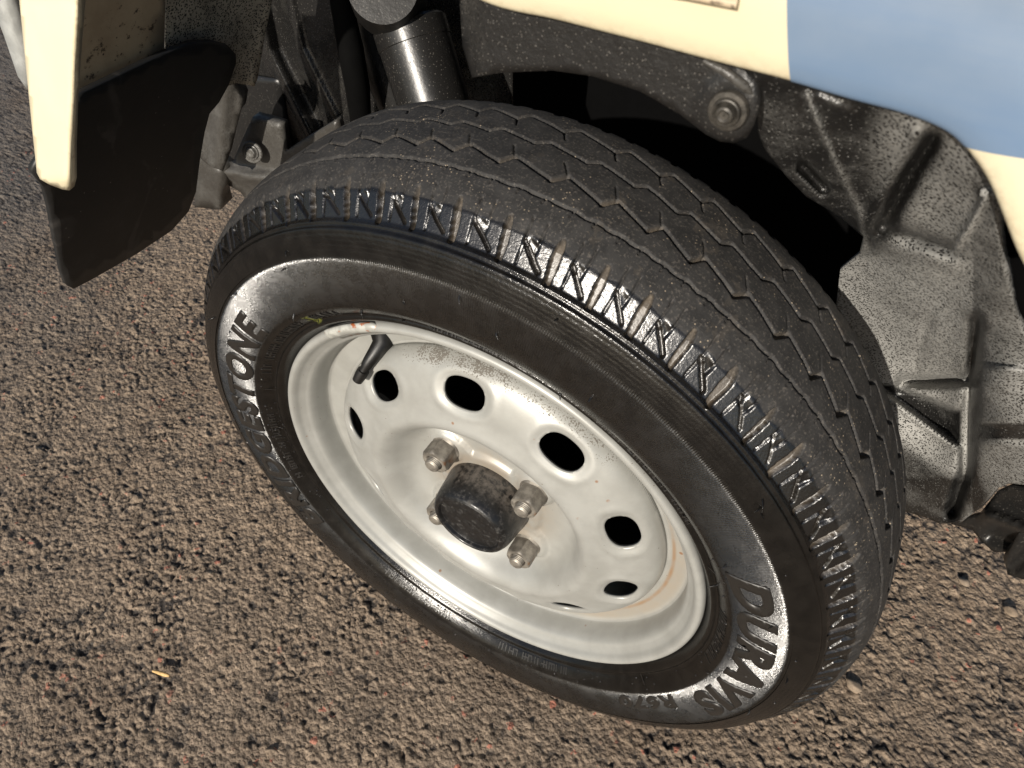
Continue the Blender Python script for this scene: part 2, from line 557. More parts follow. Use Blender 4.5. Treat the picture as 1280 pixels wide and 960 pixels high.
def build_ground():
    gx = axis_lines(-.80, .58, .00165, 220)
    gy = axis_lines(-.42, .46, .00165, 220)
    X, Y = np.meshgrid(gx, gy, indexing='ij')
    wx = X + .003 * (vnoise(X, Y, .008, 31) - .5) * 2
    wy = Y + .003 * (vnoise(X, Y, .008, 37) - .5) * 2
    H1, B1 = stones(wx, wy, .0050, 5, .46, .80, .97)
    H2, B2 = stones(wx + .3, wy, .0082, 55, .30, .56, .5)
    H3, B3 = stones(wx, wy + .7, .014, 105, .24, .42, .10)
    patch = vnoise(X, Y, .045, 7) * .6 + vnoise(X, Y, .15, 8) * .4          # rougher and more filled-in places
    H1 = H1 * (.55 + .5 * vnoise(X, Y, .017, 41))
    h = np.maximum(np.maximum(H1 * .80, H2 * (.55 + .5 * vnoise(X, Y, .02, 43))), H3 * 1.1)
    br = np.where(H3 * 1.1 >= h, B3, np.where(H1 * .80 >= h, B1, B2))
    fill = np.clip((patch - .44) * 1.6, 0, .26)
    hh = np.maximum(h, fill * (.75 + .5 * vnoise(X, Y, .0042, 9)))
    hh = hh + .30 * (vnoise(X, Y, .0032, 10) - .5) + .26 * (vnoise(X, Y, .010, 14) - .5)
    hh = hh - .5 * np.clip(vnoise(X, Y, .011, 15) - .86, 0, 1) / .14
    near = np.clip(1.6 - (np.abs(X + .27) - .9) / .8, 0, 1) * np.clip(1.6 - (np.abs(Y - .1) - .56) / .8, 0, 1)
    Z = (hh * .0047 - .0047 + .006 * (vnoise(X, Y, .23, 11) - .5) + .0035 * (vnoise(X, Y, .08, 12) - .5)) * near
    V = np.stack([X, Y, Z], -1).reshape(-1, 3)
    me = mesh_np('asphalt_ground', V, grid_quads(len(gx), len(gy))[:, ::-1])
    attr(me, 'stone', br)
    attr(me, 'height', np.where(near > .5, np.clip(hh, 0, 1), .6))
    o = link('asphalt_ground', me, None, (0, 0, 0), mat_ground())
    o['kind'] = 'structure'
    o['label'] = 'rough worn brown grey asphalt of the parking ground'
    return o
build_ground()

# ------------------------------------------------------------------ the truck
truck = bpy.data.objects.new('truck', None)
COL.objects.link(truck)
truck['label'] = 'cream truck with white steel wheel, worn black tyre and dusty wheel arch'
truck['category'] = 'truck'
HUB = (0, 0, HZ)

# ---- wheel disc
NUT0 = math.radians(132.0)
HOLE_R, HOLE_A, HOLE_B = .1135, .0150, .0100
HOLES = [math.radians(23.2 + 36 * k) for k in range(10)]
dp = catmull([(.018, -.0365), (.045, -.0365), (.058, -.0368), (.066, -.0388), (.072, -.0442), (.078, -.0525), (.0835, -.0573), (.0885, -.0584), (.094, -.0567), (.100, -.0548), (.107, -.0530),
              (.114, -.0503), (.122, -.0464), (.128, -.0420), (.1315, -.0370), (.1330, -.0300)], 10)
def disc_y(x, z):
    r = np.hypot(x, z)
    a = np.arctan2(z, x)
    y = np.interp(r, dp[:, 0], dp[:, 1])
    lobe = .044 + .024 * np.clip(np.cos(4 * (a - NUT0)), 0, 1) ** .8
    k = np.clip((lobe - r) / .0045, 0, 1)
    y = y - .0036 * k * k * (3 - 2 * k)
    for q in range(4):
        d = np.hypot(x - .05 * np.cos(NUT0 + q * np.pi / 2), z - .05 * np.sin(NUT0 + q * np.pi / 2))
        k = np.clip((.0150 - d) / .004, 0, 1)
        y = y - .0016 * k * k * (3 - 2 * k)
    for h in HOLES:
        cx, cz = HOLE_R * np.cos(h), HOLE_R * np.sin(h)
        t = -(x - cx) * np.sin(h) + (z - cz) * np.cos(h)
        q = (x - cx) * np.cos(h) + (z - cz) * np.sin(h)
        d = (np.power(np.abs(t / HOLE_A) ** 2.4 + np.abs(q / HOLE_B) ** 2.4, 1 / 2.4) - 1) * .012
        y = y + .0018 * np.exp(-(np.clip(d, 0, None) / .0028) ** 2) - .0006 * np.exp(-((d - .0055) / .0022) ** 2)
    return y

def build_disc():
    pts = []; edges = []
    holes2 = []
    for h in HOLES:
        for off in (0, .0012, .0026, .0042, .006):
            n = 56
            base = len(pts)
            for k in range(n):
                t = 2 * np.pi * k / n
                ct, st = np.cos(t), np.sin(t)
                e = 2 / 2.4
                a = (HOLE_A + off) * np.sign(ct) * abs(ct) ** e
                q = (HOLE_B + off) * np.sign(st) * abs(st) ** e
                pts.append((HOLE_R * np.cos(h) - a * np.sin(h) + q * np.cos(h), HOLE_R * np.sin(h) + a * np.cos(h) + q * np.sin(h)))
            if off == 0:
                edges += [(base + k, base + (k + 1) % n) for k in range(n)]
                holes2.append((base, n))
    nh = len(pts)
    for r in np.concatenate([np.arange(.018, .1315, .00155), [.1318, .1324, .133]]):
        n = max(24, int(2 * np.pi * r / .0017))
        for k in range(n):
            t = 2 * np.pi * (k + .5 * (int(r * 1e4) % 2)) / n
            x, z = r * np.cos(t), r * np.sin(t)
            if .097 < r < .129:
                bad = False
                for h in HOLES:
                    cx, cz = HOLE_R * np.cos(h), HOLE_R * np.sin(h)
                    a = -(x - cx) * np.sin(h) + (z - cz) * np.cos(h)
                    q = (x - cx) * np.cos(h) + (z - cz) * np.sin(h)
                    if (abs(a) / (HOLE_A + .0068)) ** 2.4 + (abs(q) / (HOLE_B + .0068)) ** 2.4 < 1:
                        bad = True
                        break
                if bad:
                    continue
            pts.append((x, z))
    r = delaunay_2d_cdt([Vector(p) for p in pts], edges, [], 0, 1e-7)
    P = np.array([(v.x, v.y) for v in r[0]])
    Y = disc_y(P[:, 0], P[:, 1])
    F = []
    for f in r[2]:
        c = P[list(f)].mean(0)
        rr = np.hypot(*c)
        if rr < .0182:
            continue
        ok = True
        if .1 < rr < .127:
            for h in HOLES:
                cx, cz = HOLE_R * np.cos(h), HOLE_R * np.sin(h)
                a = -(c[0] - cx) * np.sin(h) + (c[1] - cz) * np.cos(h)
                q = (c[0] - cx) * np.cos(h) + (c[1] - cz) * np.sin(h)
                if (abs(a) / HOLE_A) ** 2.4 + (abs(q) / HOLE_B) ** 2.4 < .985:
                    ok = False
                    break
        if ok:
            F.append(tuple(f))
    V = [(p[0], y, p[1]) for p, y in zip(P, Y)]
    me = bpy.data.meshes.new('wheel')
    bm = bmesh.new()
    bv = [bm.verts.new(v) for v in V]
    for f in F:
        bm.faces.new([bv[i] for i in f])
    bmesh.ops.recalc_face_normals(bm, faces=bm.faces[:])
    s = sum(f.normal.y * f.calc_area() for f in bm.faces)
    if s > 0:
        bmesh.ops.reverse_faces(bm, faces=bm.faces[:])
    bmesh.ops.delete(bm, geom=[v for v in bm.verts if not v.link_faces], context='VERTS')
    bm.to_mesh(me)
    bm.free()
    smooth(me)
    o = link('wheel', me, truck, HUB, WHEEL)
    s = o.modifiers.new('steel', 'SOLIDIFY')
    s.thickness = .0032
    s.offset = -1
    return o
wheel = build_disc()
wheel['label'] = 'white painted steel wheel with round vent holes and rust specks'

# ---- rim
rim_prof = catmull([(.1650, -.0480), (.1662, -.0535), (.1666, -.0566), (.1657, -.0586), (.1641, -.0589), (.1626, -.0576), (.1606, -.0545), (.1576, -.0515), (.1550, -.0492),
                    (.1535, -.0455), (.1525, -.0400), (.1517, -.0340), (.1506, -.0318), (.1484, -.0304), (.1442, -.0302), (.1395, -.0300), (.1352, -.0294), (.1328, -.0278), (.1322, -.0120),
                    (.1312, -.0010), (.1308, .0100), (.1320, .0250), (.1480, .0380), (.1520, .0500), (.1660, .0590)], 8)
rim = lathe('rim', rim_prof, 256, WHEEL, wheel)
s = rim.modifiers.new('steel', 'SOLIDIFY'); s.thickness = .0026; s.offset = 0
lathe('vent_shade_plate', [(.02, -.014), (.06, -.012), (.128, -.012), (.129, -.002), (.02, .0)], 96, BLACK, wheel)  # black plate added behind the vent holes to keep them dark
lathe('brake_drum', [(.0, .012), (.09, .012), (.104, .016), (.106, .028), (.106, .07), (.0, .07)], 96, DRUM, wheel)

# ---- hub cap, nuts, studs
lathe('hub_cap', catmull([(.0332, -.0385), (.0335, -.0440), (.0327, -.0490), (.0319, -.0570), (.0309, -.0635), (.0290, -.0682), (.0270, -.0699)], 6).tolist()
      + catmull([(.0266, -.0701), (.0256, -.0701), (.0248, -.0694), (.0243, -.0678), (.0238, -.0670), (.0215, -.0671), (.010, -.0676), (.0004, -.0677)], 5).tolist(), 128, CAP, wheel)

def nut_mesh():
    bm = bmesh.new()
    R = .0109
    def ring(f, y, n=36):
        return [bm.verts.new((f(2 * math.pi * k / n) * math.cos(2 * math.pi * k / n), y, f(2 * math.pi * k / n) * math.sin(2 * math.pi * k / n))) for k in range(n)]
    hexr = lambda t: R * math.cos(math.pi / 6) / math.cos((t % (math.pi / 3)) - math.pi / 6)
    lim = lambda m: (lambda t: min(hexr(t), m))
    prof = [ring(lambda t: .0090, .0), ring(lambda t: .0112, -.0015), ring(lim(.0105), -.0032), ring(hexr, -.0042), ring(hexr, -.0148),
            ring(lim(.0101), -.0160), ring(lim(.0094), -.0168), ring(lambda t: .0066, -.0168), ring(lambda t: .0058, -.0158), ring(lambda t: .0057, -.0120)]
    for a, b in zip(prof, prof[1:]):
        for k in range(36):
            bm.faces.new([a[k], a[(k + 1) % 36], b[(k + 1) % 36], b[k]])
    bmesh.ops.recalc_face_normals(bm, faces=bm.faces[:])
    me = bpy.data.meshes.new('wheel_nut')
    bm.to_mesh(me); bm.free()
    smooth(me)
    me.set_sharp_from_angle(angle=math.radians(28))
    me.materials.append(NUT)
    return me
def stud_mesh():
    prof = [(.0054, -.010)]
    y = -.0150
    while y > -.0203:
        prof += [(.0056, y), (.0050, y - .0006)]
        y -= .0012
    prof += [(.0052, -.0206), (.0044, -.0213), (.0002, -.0213)]
    o = lathe('tmp', prof, 28, NUT)
    me = o.data
    bpy.data.objects.remove(o)
    me.set_sharp_from_angle(angle=math.radians(35))
    return me
nm, sm_ = nut_mesh(), stud_mesh()
for q in range(4):
    a = NUT0 + q * math.pi / 2
    p = (.05 * math.cos(a), -.0400, .05 * math.sin(a))
    n_ = link('wheel_nut', nm, wheel, p)
    n_.rotation_euler = (0, [.35, .1, .62, .9][q], 0)
    link('wheel_stud', sm_, wheel, p)

# ---- valve and balance weight
v0 = np.array(at(478, 430, -.034)); v1 = np.array(at(461, 452, -.046)); v2 = np.array(at(446, 477, -.054))
dv = (v2 - v1) / np.linalg.norm(v2 - v1)
tube('valve_stem', [v0 - np.array([.004, -.006, -.004]), v0, (v0 + v1) / 2, v1, v1 + dv * .004, v1 + dv * .0042, v1 + dv * .008, v1 + dv * .0082, v1 + dv * .0125, v2 - dv * .001, v2],
     [.0080, .0068, .0054, .0042, .0037, .0032, .0032, .0042, .0042, .0036, .0018], BLKP, wheel, (0, 0, 0), 24)
def build_weight():
    bm = bmesh.new()
    sect = [(.1688, -.0575), (.1690, -.0600), (.1660, -.0612), (.1626, -.0598), (.1605, -.0562), (.1570, -.0528), (.1585, -.0508), (.1625, -.0545)]
    rings = []
    for k in range(13):
        t = math.radians(111.5 + k * 19.0 / 12)
        f = 1.0 if 0 < k < 12 else .6
        c = np.mean(sect, 0)
        rings.append([bm.verts.new(((c[0] + (r - c[0]) * f) * math.cos(t), c[1] + (y - c[1]) * f, (c[0] + (r - c[0]) * f) * math.sin(t))) for r, y in sect])
    for a, b in zip(rings, rings[1:]):
        for k in range(len(sect)):
            bm.faces.new([a[k], a[(k + 1) % len(sect)], b[(k + 1) % len(sect)], b[k]])
    bm.faces.new(rings[0]); bm.faces.new(rings[-1][::-1])
    bmesh.ops.recalc_face_normals(bm, faces=bm.faces[:])
    me = bpy.data.meshes.new('balance_weight')
    bm.to_mesh(me); bm.free(); smooth(me)
    b = NB('lead_weight_with_rust')
    c = b.mix(b.mr(b.noise(140, 4), .4, .6), (.50, .50, .46), (.36, .36, .33))
    c = b.mix(b.mr(b.noise(95, 4, .6), .56, .62), c, (.36, .10, .03))
    return link('balance_weight', me, wheel, (0, 0, 0), b.set(Base_Color=c, Roughness=.5, Metallic=.3))
build_weight()

# ---- tyre
NP = 62
TW = 2 * np.pi / NP
tprof = [(.1590, -.0460), (.1662, -.0520), (.1688, -.0562), (.1712, -.0594), (.1730, -.0616), (.1748, -.0621), (.1762, -.0610), (.1776, -.0612), (.1800, -.0640), (.1840, -.0675), (.1880, -.0697),
         (.1940, -.0718), (.2030, -.0728), (.2110, -.0726), (.2180, -.0719), (.2225, -.0710), (.2270, -.0697), (.2320, -.0681), (.2365, -.0661), (.2388, -.0641),
         (.2402, -.0612)]
side = catmull(tprof, 10)
cham = catmull([(.2402, -.0606), (.2456, -.0562), (.2514, -.0515)], 12)
crown_f = catmull([(.2518, -.0509), (.2542, -.0475), (.2562, -.0442), (.2582, -.0390), (.2606, -.0315), (.2630, -.0180), (.2634, .0), (.2630, .018), (.2619, .031), (.2602, .039), (.2575, .0442)], 16)
back = catmull([(.2575, .0442), (.2540, .0478), (.2497, .0507), (.2402, .059), (.2300, .065), (.2180, .0708), (.2030, .0728), (.1840, .0675), (.1740, .061), (.1660, .053), (.158, .046)], 6)
prof_all = np.vstack([side[:-1], cham, crown_f, back[1:]])
d_ = np.concatenate([[0], np.cumsum(np.hypot(*np.diff(prof_all, axis=0).T))])
keep = np.concatenate([[True], np.diff(d_) > 1e-6]); prof_all = prof_all[keep]; d_ = d_[keep]

def resample(r0, front_from, front_to, stepf):
    pass
s_ring = np.interp(.2402, prof_all[:np.argmax(prof_all[:, 0]), 0], d_[:np.argmax(prof_all[:, 0])])
imax = np.argmax(prof_all[:, 0])
s_of_y = lambda y: np.interp(y, prof_all[(prof_all[:, 0] > .2395), 1], d_[(prof_all[:, 0] > .2395)])
s_of_r = lambda r: np.interp(r, prof_all[:imax, 0], d_[:imax])
sA, sB = s_of_r(.2235), s_of_y(.0505)
def S2P(s):
    return np.interp(s, d_, prof_all[:, 0]), np.interp(s, d_, prof_all[:, 1])
def normals(s):
    e = .0006
    r0, y0 = S2P(s - e); r1, y1 = S2P(s + e)
    tr, ty = r1 - r0, y1 - y0
    l = np.hypot(tr, ty)
    return -ty / l * -1, tr / l * -1         # (nr, ny): outward

def seg_dist(X, Y, x0, y0, x1, y1):
    dx, dy = x1 - x0, y1 - y0
    t = np.clip(((X - x0) * dx + (Y - y0) * dy) / (dx * dx + dy * dy), 0, 1)
    return np.hypot(X - x0 - t * dx, Y - y0 - t * dy), t

def sst(a, b, x):
    k = np.clip((x - a) / (b - a), 0, 1)
    return k * k * (3 - 2 * k)

def pitch_warp(th):
    # pitch lengths vary round the tyre: angle (deg) of each wide groove -> pitch number
    d = np.degrees(th)
    kn = [56.2, 62.2, 67.9, 73.2, 78.7, 85.0, 91.3, 96.8, 101.8, 107.1]
    q = (360 + kn[0] - kn[-1]) / 53
    ang = [kn[0] - q * k - (.35 if k % 3 == 1 else -.25 if k % 3 == 2 else 0) for k in range(25, 0, -1)] + kn + [kn[-1] + q * k + (.35 if k % 3 == 1 else -.25 if k % 3 == 2 else 0) for k in range(1, 54)]
    return (np.interp(d, ang, np.arange(len(ang))) + .5) * TW

def build_tread(nt_=2640):
    th = np.linspace(0, 2 * np.pi, nt_, endpoint=False)
    s = np.arange(sA, sB, .00068)
    TH, S = np.meshgrid(th, s, indexing='ij')
    R0, Y0 = S2P(s)
    u = pitch_warp(TH) / TW
    fu = (u - np.floor(u))                 # 0..1 along the pitch
    L = .262 * TW                        # pitch length in metres
    depth = np.zeros_like(TH); dirt = np.zeros_like(TH)
    wob = vnoise(TH * .262, S, .007, 61) - .5
    Sy = S + .0007 * wob
    fu = fu + .028 * (vnoise(TH * .262, S, .009, 62) - .5)
    def cut(dist, w_, D, dv=0., soft=.0006):
        nonlocal depth, dirt
        k = 1 - sst(w_ / 2 - soft * .4, w_ / 2 + soft * .6, dist)
        depth = np.maximum(depth, D * k)
        if np.ndim(dv) or dv > 0:
            dirt = np.maximum(dirt, dv * k)
    irregular = .5 + .5 * np.sin(np.floor(u) * 12.9898 + 4.1) * np.sin(np.floor(u) * 7.233)
    def zig(yh, yl, off, wd, D, jw, dirtv):
        sh, sl = s_of_y(yh), s_of_y(yl)
        f = (fu + off) % 1.0
        for k in (-1, 0, 1):
            X = (f - k) * L
            d, _ = seg_dist(X, Sy, 0., sh, .20 * L, sl)
            cut(d, jw, D, dirtv)
            d, t = seg_dist(X, Sy, .20 * L, sl, L, sh)
            cut(d, wd, D, dirtv * .28)
    phase = .045
    # one nearly straight groove, three stepped ones
    d = np.abs(Sy - s_of_y(-.0315) - .0004 * np.sin(2 * np.pi * u * 2))
    cut(d, .0014, .0030, .10)
    zig(-.0128, -.0205, .91, .0017, .0050, .0023, .75)
    zig(.0078, .0028, .19, .0016, .0050, .0017, .2)
    zig(.0285, .0215, .44, .0016, .0050, .0018, .2)
    # fine sipes running off the steps
    def sipe(u0, y0, u1, y1, wd, D, dv=0., frac=None):
        f = fu
        for k in (-1, 0, 1):
            d, t = seg_dist((f - k) * L, Sy, u0 * L, s_of_y(y0), u1 * L, s_of_y(y1))
            w2 = wd
            if frac is not None:
                w2 = np.interp(t, *frac) * (.8 + .4 * hash2(np.floor(u).astype(np.int64), np.zeros_like(u, dtype=np.int64), 55))
            cut(d, w2, D, dv, .0005)
    sipe(.09, -.0135, .29, -.0040, .0006, .0014)
    sipe(.75, .0213, .62, .0150, .0008, .0016)
    sipe(.15, -.030, .17, -.0345, .0006, .0012)
    sipe(.62, -.031, .64, -.0350, .0006, .0012)
    # shoulder: one wide tapering groove, two sipes, a slanting groove and a pocket in each pitch
    f0 = .50
    sipe(f0, -.0466, f0 - .10, -.0610, .003, .0036, .5, ([0, .15, .5, .8, 1], [.0020, .0034, .0042, .0036, .0030]))
    sipe(f0 - .36, -.0425, f0 - .42, -.0600, .0007, .0022, .0)
    sipe(f0 - .64, -.0425, f0 - .67, -.0540, .0007, .0018, .0)
    hv_ = hash2(np.floor(u).astype(np.int64), np.zeros_like(u, dtype=np.int64), 99)
    sipe(f0 - .40, -.0528, f0 - .86 , -.0594, .0008 + .0012 * hv_, .0010 + .0024 * hv_, .1)
    for k in (-1, 0, 1):
        X = (fu - k) / 1.0
        a = sst(f0 - .70, f0 - .66, X) * (1 - sst(f0 - .41, f0 - .385, X))
        yy = np.interp(S, d_, prof_all[:, 1])
        lower = -.0528 - (f0 - .40 - X) * .0139
        b_ = sst(0, .0012, yy - lower) * (1 - sst(-.0522, -.0500, yy - .0012 * np.sin(X * 9)))
        depth = np.maximum(depth, (.0008 + .0018 * hv_) * a * b_ * (1 - .8 * np.clip((X - (f0 - .70)) / .3, 0, 1)))
    # far shoulder notches
    sipe(.2, .0400, .22, .052, .0035, .0035, 0)
    sipe(.7, .0400, .72, .052, .0030, .0035, 0)
    # groove between shoulder blocks and side wall, and the fine lines above the lettering band
    d = np.abs(S - s_of_r(.2383))
    cut(d, .0022, .0011)
    for rr, dd in ((.2268, .00010), (.2292, .00015), (.2318, .00008), (.2345, .00016)):
        depth = np.maximum(depth, dd * np.exp(-((S - s_of_r(rr)) / .00042) ** 2))
    # wear: tiny tears and chips on the crown
    e = vnoise(TH * .262, S, .0035, 3) * .5 + vnoise(TH * .262, S, .0016, 4) * .5
    yy = np.interp(S, d_, prof_all[:, 1])
    crown = sst(-.047, -.042, yy)
    depth = depth + crown * (.00016 * e)
    nr, ny = normals(s)
    R = R0[None] - depth * nr[None]; Y = Y0[None] - depth * ny[None]
    V = np.stack([R * np.cos(TH), Y, R * np.sin(TH)], -1).reshape(-1, 3)
    q = grid_quads(nt_, len(s), True)
    gl = 1 - sst(-.0508, -.0496, yy + .0016 * (vnoise(TH * .25, S * 0, .006, 21) - .5))
    gl = np.maximum(gl, 0)
    dirt = np.clip(dirt + .12 * crown * (vnoise(TH * .262, S, .012, 22) > .72) * (e > .55), 0, 1) * (.35 + .65 * vnoise(TH * .262, S, .008, 23)) * (.55 + .45 * hash2(np.floor(u).astype(np.int64), np.zeros_like(u, dtype=np.int64), 77))
    return V, q, gl, dirt, len(s), nt_

def build_side(nt_=4200):
    """outer side wall: bead to the fine lines, with the radially ribbed lettering band"""
    th = np.linspace(0, 2 * np.pi, nt_, endpoint=False)
    s = np.concatenate([np.arange(0, s_of_r(.183), .0011), np.arange(s_of_r(.183), sA, .00135), [sA + .0004]])
    TH, S = np.meshgrid(th, s, indexing='ij')
    R0, Y0 = S2P(s)
    nr, ny = normals(s)
    r = R0[None]
    inb = sst(.1870, .1895, r) * (1 - sst(.2208, .2222, r))
    phi = np.degrees(TH)
    rid = .00040 * np.cos(TH * nt_ / 4.0) * inb
    rid = rid - .0004 * sst(.2212, .2226, r)
    # smooth inner band with moulded marks
    h = rid
    rad = S - s_of_r(.1775)
    V = None
    R = R0[None] + h * nr[None]; Y = Y0[None] + h * ny[None]
    V = np.stack([R * np.cos(TH), Y + 0 * TH, R * np.sin(TH)], -1).reshape(-1, 3)
    return V, grid_quads(nt_, len(s), True), len(s), nt_

def build_back(nt_=240):
    th = np.linspace(0, 2 * np.pi, nt_, endpoint=False)
    s = np.arange(sB - .0005, d_[-1], .004)
    TH, S = np.meshgrid(th, s, indexing='ij')
    R0, Y0 = S2P(s)
    V = np.stack([R0[None] * np.cos(TH), Y0[None] + 0 * TH, R0[None] * np.sin(TH)], -1).reshape(-1, 3)
    return V, grid_quads(nt_, len(s), True)

def hair_geo():
    """little moulding hairs standing on the side wall"""
    V = []; F = []
    r_ = random.Random(5)
    spots = [(.2185, 121), (.2275, 119), (.2010, 98), (.2030, 66), (.2310, 41), (.2290, 40), (.2335, 42), (.2130, 17), (.2260, 2), (.1960, 30),
             (.2120, 150), (.2200, 138), (.2280, 152), (.1850, 110), (.1760, 103), (.1770, 70), (.2020, -30), (.2240, -14), (.2050, 82), (.1900, 128), (.2180, 88), (.1800, 20), (.2310, 75)]
    for r, ph in spots:
        t = math.radians(ph)
        s = s_of_r(r)
        nr, ny = normals(np.array([s]))
        R, Y = S2P(s)
        n = np.array([nr[0] * math.cos(t), ny[0], nr[0] * math.sin(t)])
        p = np.array([R * math.cos(t), Y, R * math.sin(t)])
        bend = np.array([r_.uniform(-1, 1), r_.uniform(-.3, 0), r_.uniform(-1, .3)]) * .0030
        ln = r_.uniform(.0015, .0035)
        pts = [p - n * .0005, p + n * ln * .6 + bend * .3, p + n * ln + bend]
        b0 = len(V)
        for q, rad in zip(pts, (.0007, .0006, .0003)):
            a = np.cross(n, [0.3, .1, 1]); a /= np.linalg.norm(a); c = np.cross(n, a)
            for k in range(4):
                V.append(q + (a * math.cos(k * math.pi / 2) + c * math.sin(k * math.pi / 2)) * rad)
        for i in range(2):
            for k in range(4):
                F.append((b0 + i * 4 + k, b0 + i * 4 + (k + 1) % 4, b0 + i * 4 + 4 + (k + 1) % 4, b0 + i * 4 + 4 + k))
    return np.array(V), np.array(F)

def build_tyre():
    V1, q1, g1, d1, n1, t1 = build_tread()
    V2, q2, n2, t2 = build_side()
    V3, q3 = build_back()
    V4, q4 = hair_geo()
    V = np.vstack([V1, V2, V3, V4])
    Q = np.vstack([q1, q2 + len(V1), q3 + len(V1) + len(V2), q4 + len(V1) + len(V2) + len(V3)])
    me = mesh_np('tyre', V, Q)
    rr = np.hypot(V[:, 0], V[:, 2])
    attr(me, 'block', sst(.2392, .2402, rr))
    attr(me, 'ribs', sst(.1870, .1895, rr) * (1 - sst(.2208, .2222, rr)))
    attr(me, 'gloss', np.concatenate([g1.ravel(), np.ones(len(V2)), np.zeros(len(V3)), np.ones(len(V4))]))
    attr(me, 'dirt', np.concatenate([d1.ravel(), np.zeros(len(V2)), np.zeros(len(V3)), np.zeros(len(V4))]))
    return link('tyre', me, wheel, (0, 0, 0), RUB)
tyre = build_tyre()
tyre['label'] = 'worn black tyre, dusty zigzag tread and glossy dressed side wall'

# ---- moulded lettering on the tyre
def lettering(text, phi0, phi1, r_in, r_out, shear=0., raise_=.0007, fat=.03):
    cu = bpy.data.curves.new('lettering', 'FONT')
    cu.body = text
    cu.size = 1.0
    cu.shear = shear
    cu.offset = fat
    cu.space_character = 1.12
    cu.resolution_u = 4
    tmp = bpy.data.objects.new('tmp', cu)
    COL.objects.link(tmp)
    dg = bpy.context.evaluated_depsgraph_get()
    me0 = bpy.data.meshes.new_from_object(tmp.evaluated_get(dg))
    bpy.data.objects.remove(tmp)
    bm = bmesh.new()
    bm.from_mesh(me0)
    xs = [v.co.x for v in bm.verts]; ys = [v.co.y for v in bm.verts]
    x0, x1, y0, y1 = min(xs), max(xs), min(ys), max(ys)
    bmesh.ops.triangulate(bm, faces=bm.faces[:])
    for _ in range(3):
        long_ = [e for e in bm.edges if e.calc_length() > .12]
        if long_:
            bmesh.ops.subdivide_edges(bm, edges=long_, cuts=1)
            bmesh.ops.triangulate(bm, faces=bm.faces[:])
    ext = bmesh.ops.extrude_face_region(bm, geom=bm.faces[:])
    top = {v for v in ext['geom'] if isinstance(v, bmesh.types.BMVert)}
    for v in bm.verts:
        fx = (v.co.x - x0) / (x1 - x0); fy = (v.co.y - y0) / (y1 - y0)
        ph = math.radians(phi0 + (phi1 - phi0) * fx)
        r = r_in + (r_out - r_in) * fy
        s = s_of_r(r)
        R, Y = S2P(s)
        nr, ny = normals(np.array([s]))
        h = raise_ if v in top else -.0006
        v.co = ((R + nr[0] * h) * math.cos(ph), Y + ny[0] * h, (R + nr[0] * h) * math.sin(ph))
    bmesh.ops.recalc_face_normals(bm, faces=bm.faces[:])
    me = bpy.data.meshes.new('lettering')
    bm.to_mesh(me); bm.free()
    return link('lettering', me, wheel, (0, 0, 0), LET)
lettering('BRIDGESTONE', 216, 140.5, .189, .2115, 0., .0010, .045)
lettering('DURAVIS', 28, -23, .1925, .2160, .22, .0010, .055)
lettering('R670', -28, -47, .1895, .2015, .22, .0008, .045)

def moulded_marks():
    """rows of tiny raised strokes near the bead and a few moulded lines: too small to read in the photograph"""
    V = []; F = []
    def block(r0, r1, p0, p1, h):
        b0 = len(V)
        for hh in (-.0003, h):
            for r, p in ((r0, p0), (r1, p0), (r1, p1), (r0, p1)):
                s = s_of_r(r); R, Y = S2P(s); nr, ny = normals(np.array([s]))
                V.append(((R + nr[0] * hh) * math.cos(p), Y + ny[0] * hh, (R + nr[0] * hh) * math.sin(p)))
        for a, b in ((0, 1), (1, 2), (2, 3), (3, 0)):
            F.append((b0 + a, b0 + b, b0 + 4 + b, b0 + 4 + a))
        F.append((b0 + 4, b0 + 5, b0 + 6, b0 + 7))
    r_ = random.Random(3)
    for (pa, pb, r0, hgt) in ((159, 118, .1795, .0045), (12, -8, .1790, .0055), (96, 72, .1752, .0022), (62, 34, .1752, .0022), (200, 176, .1800, .004), (-62, -84, .1790, .0045), (-100, -122, .1790, .0045)):
        p = pa
        while p > pb:
            wd = r_.uniform(.16, .34)
            if r_.random() > .18:
                a, b = math.radians(p), math.radians(p - wd)
                block(r0, r0 + hgt, a, b, .0006)
                if r_.random() > .4:
                    b2 = math.radians(p - wd - .7)
                    rr = r0 + hgt * r_.choice([0, .42, .8])
                    block(rr, rr + hgt * .2, a, b2, .0004)
            p -= wd + r_.uniform(.45, 1.0)
    for ph in (166, 96, 70, -36, 24, 38):
        a = math.radians(ph)
        block(.1755, .1885, a, a - .0035, .0003)
    me = mesh_np('moulded_marks', np.array(V), np.array(F), False)
    o = link('moulded_marks', me, wheel, (0, 0, 0), LET)
    o['kind'] = 'stuff'
    return o
moulded_marks()

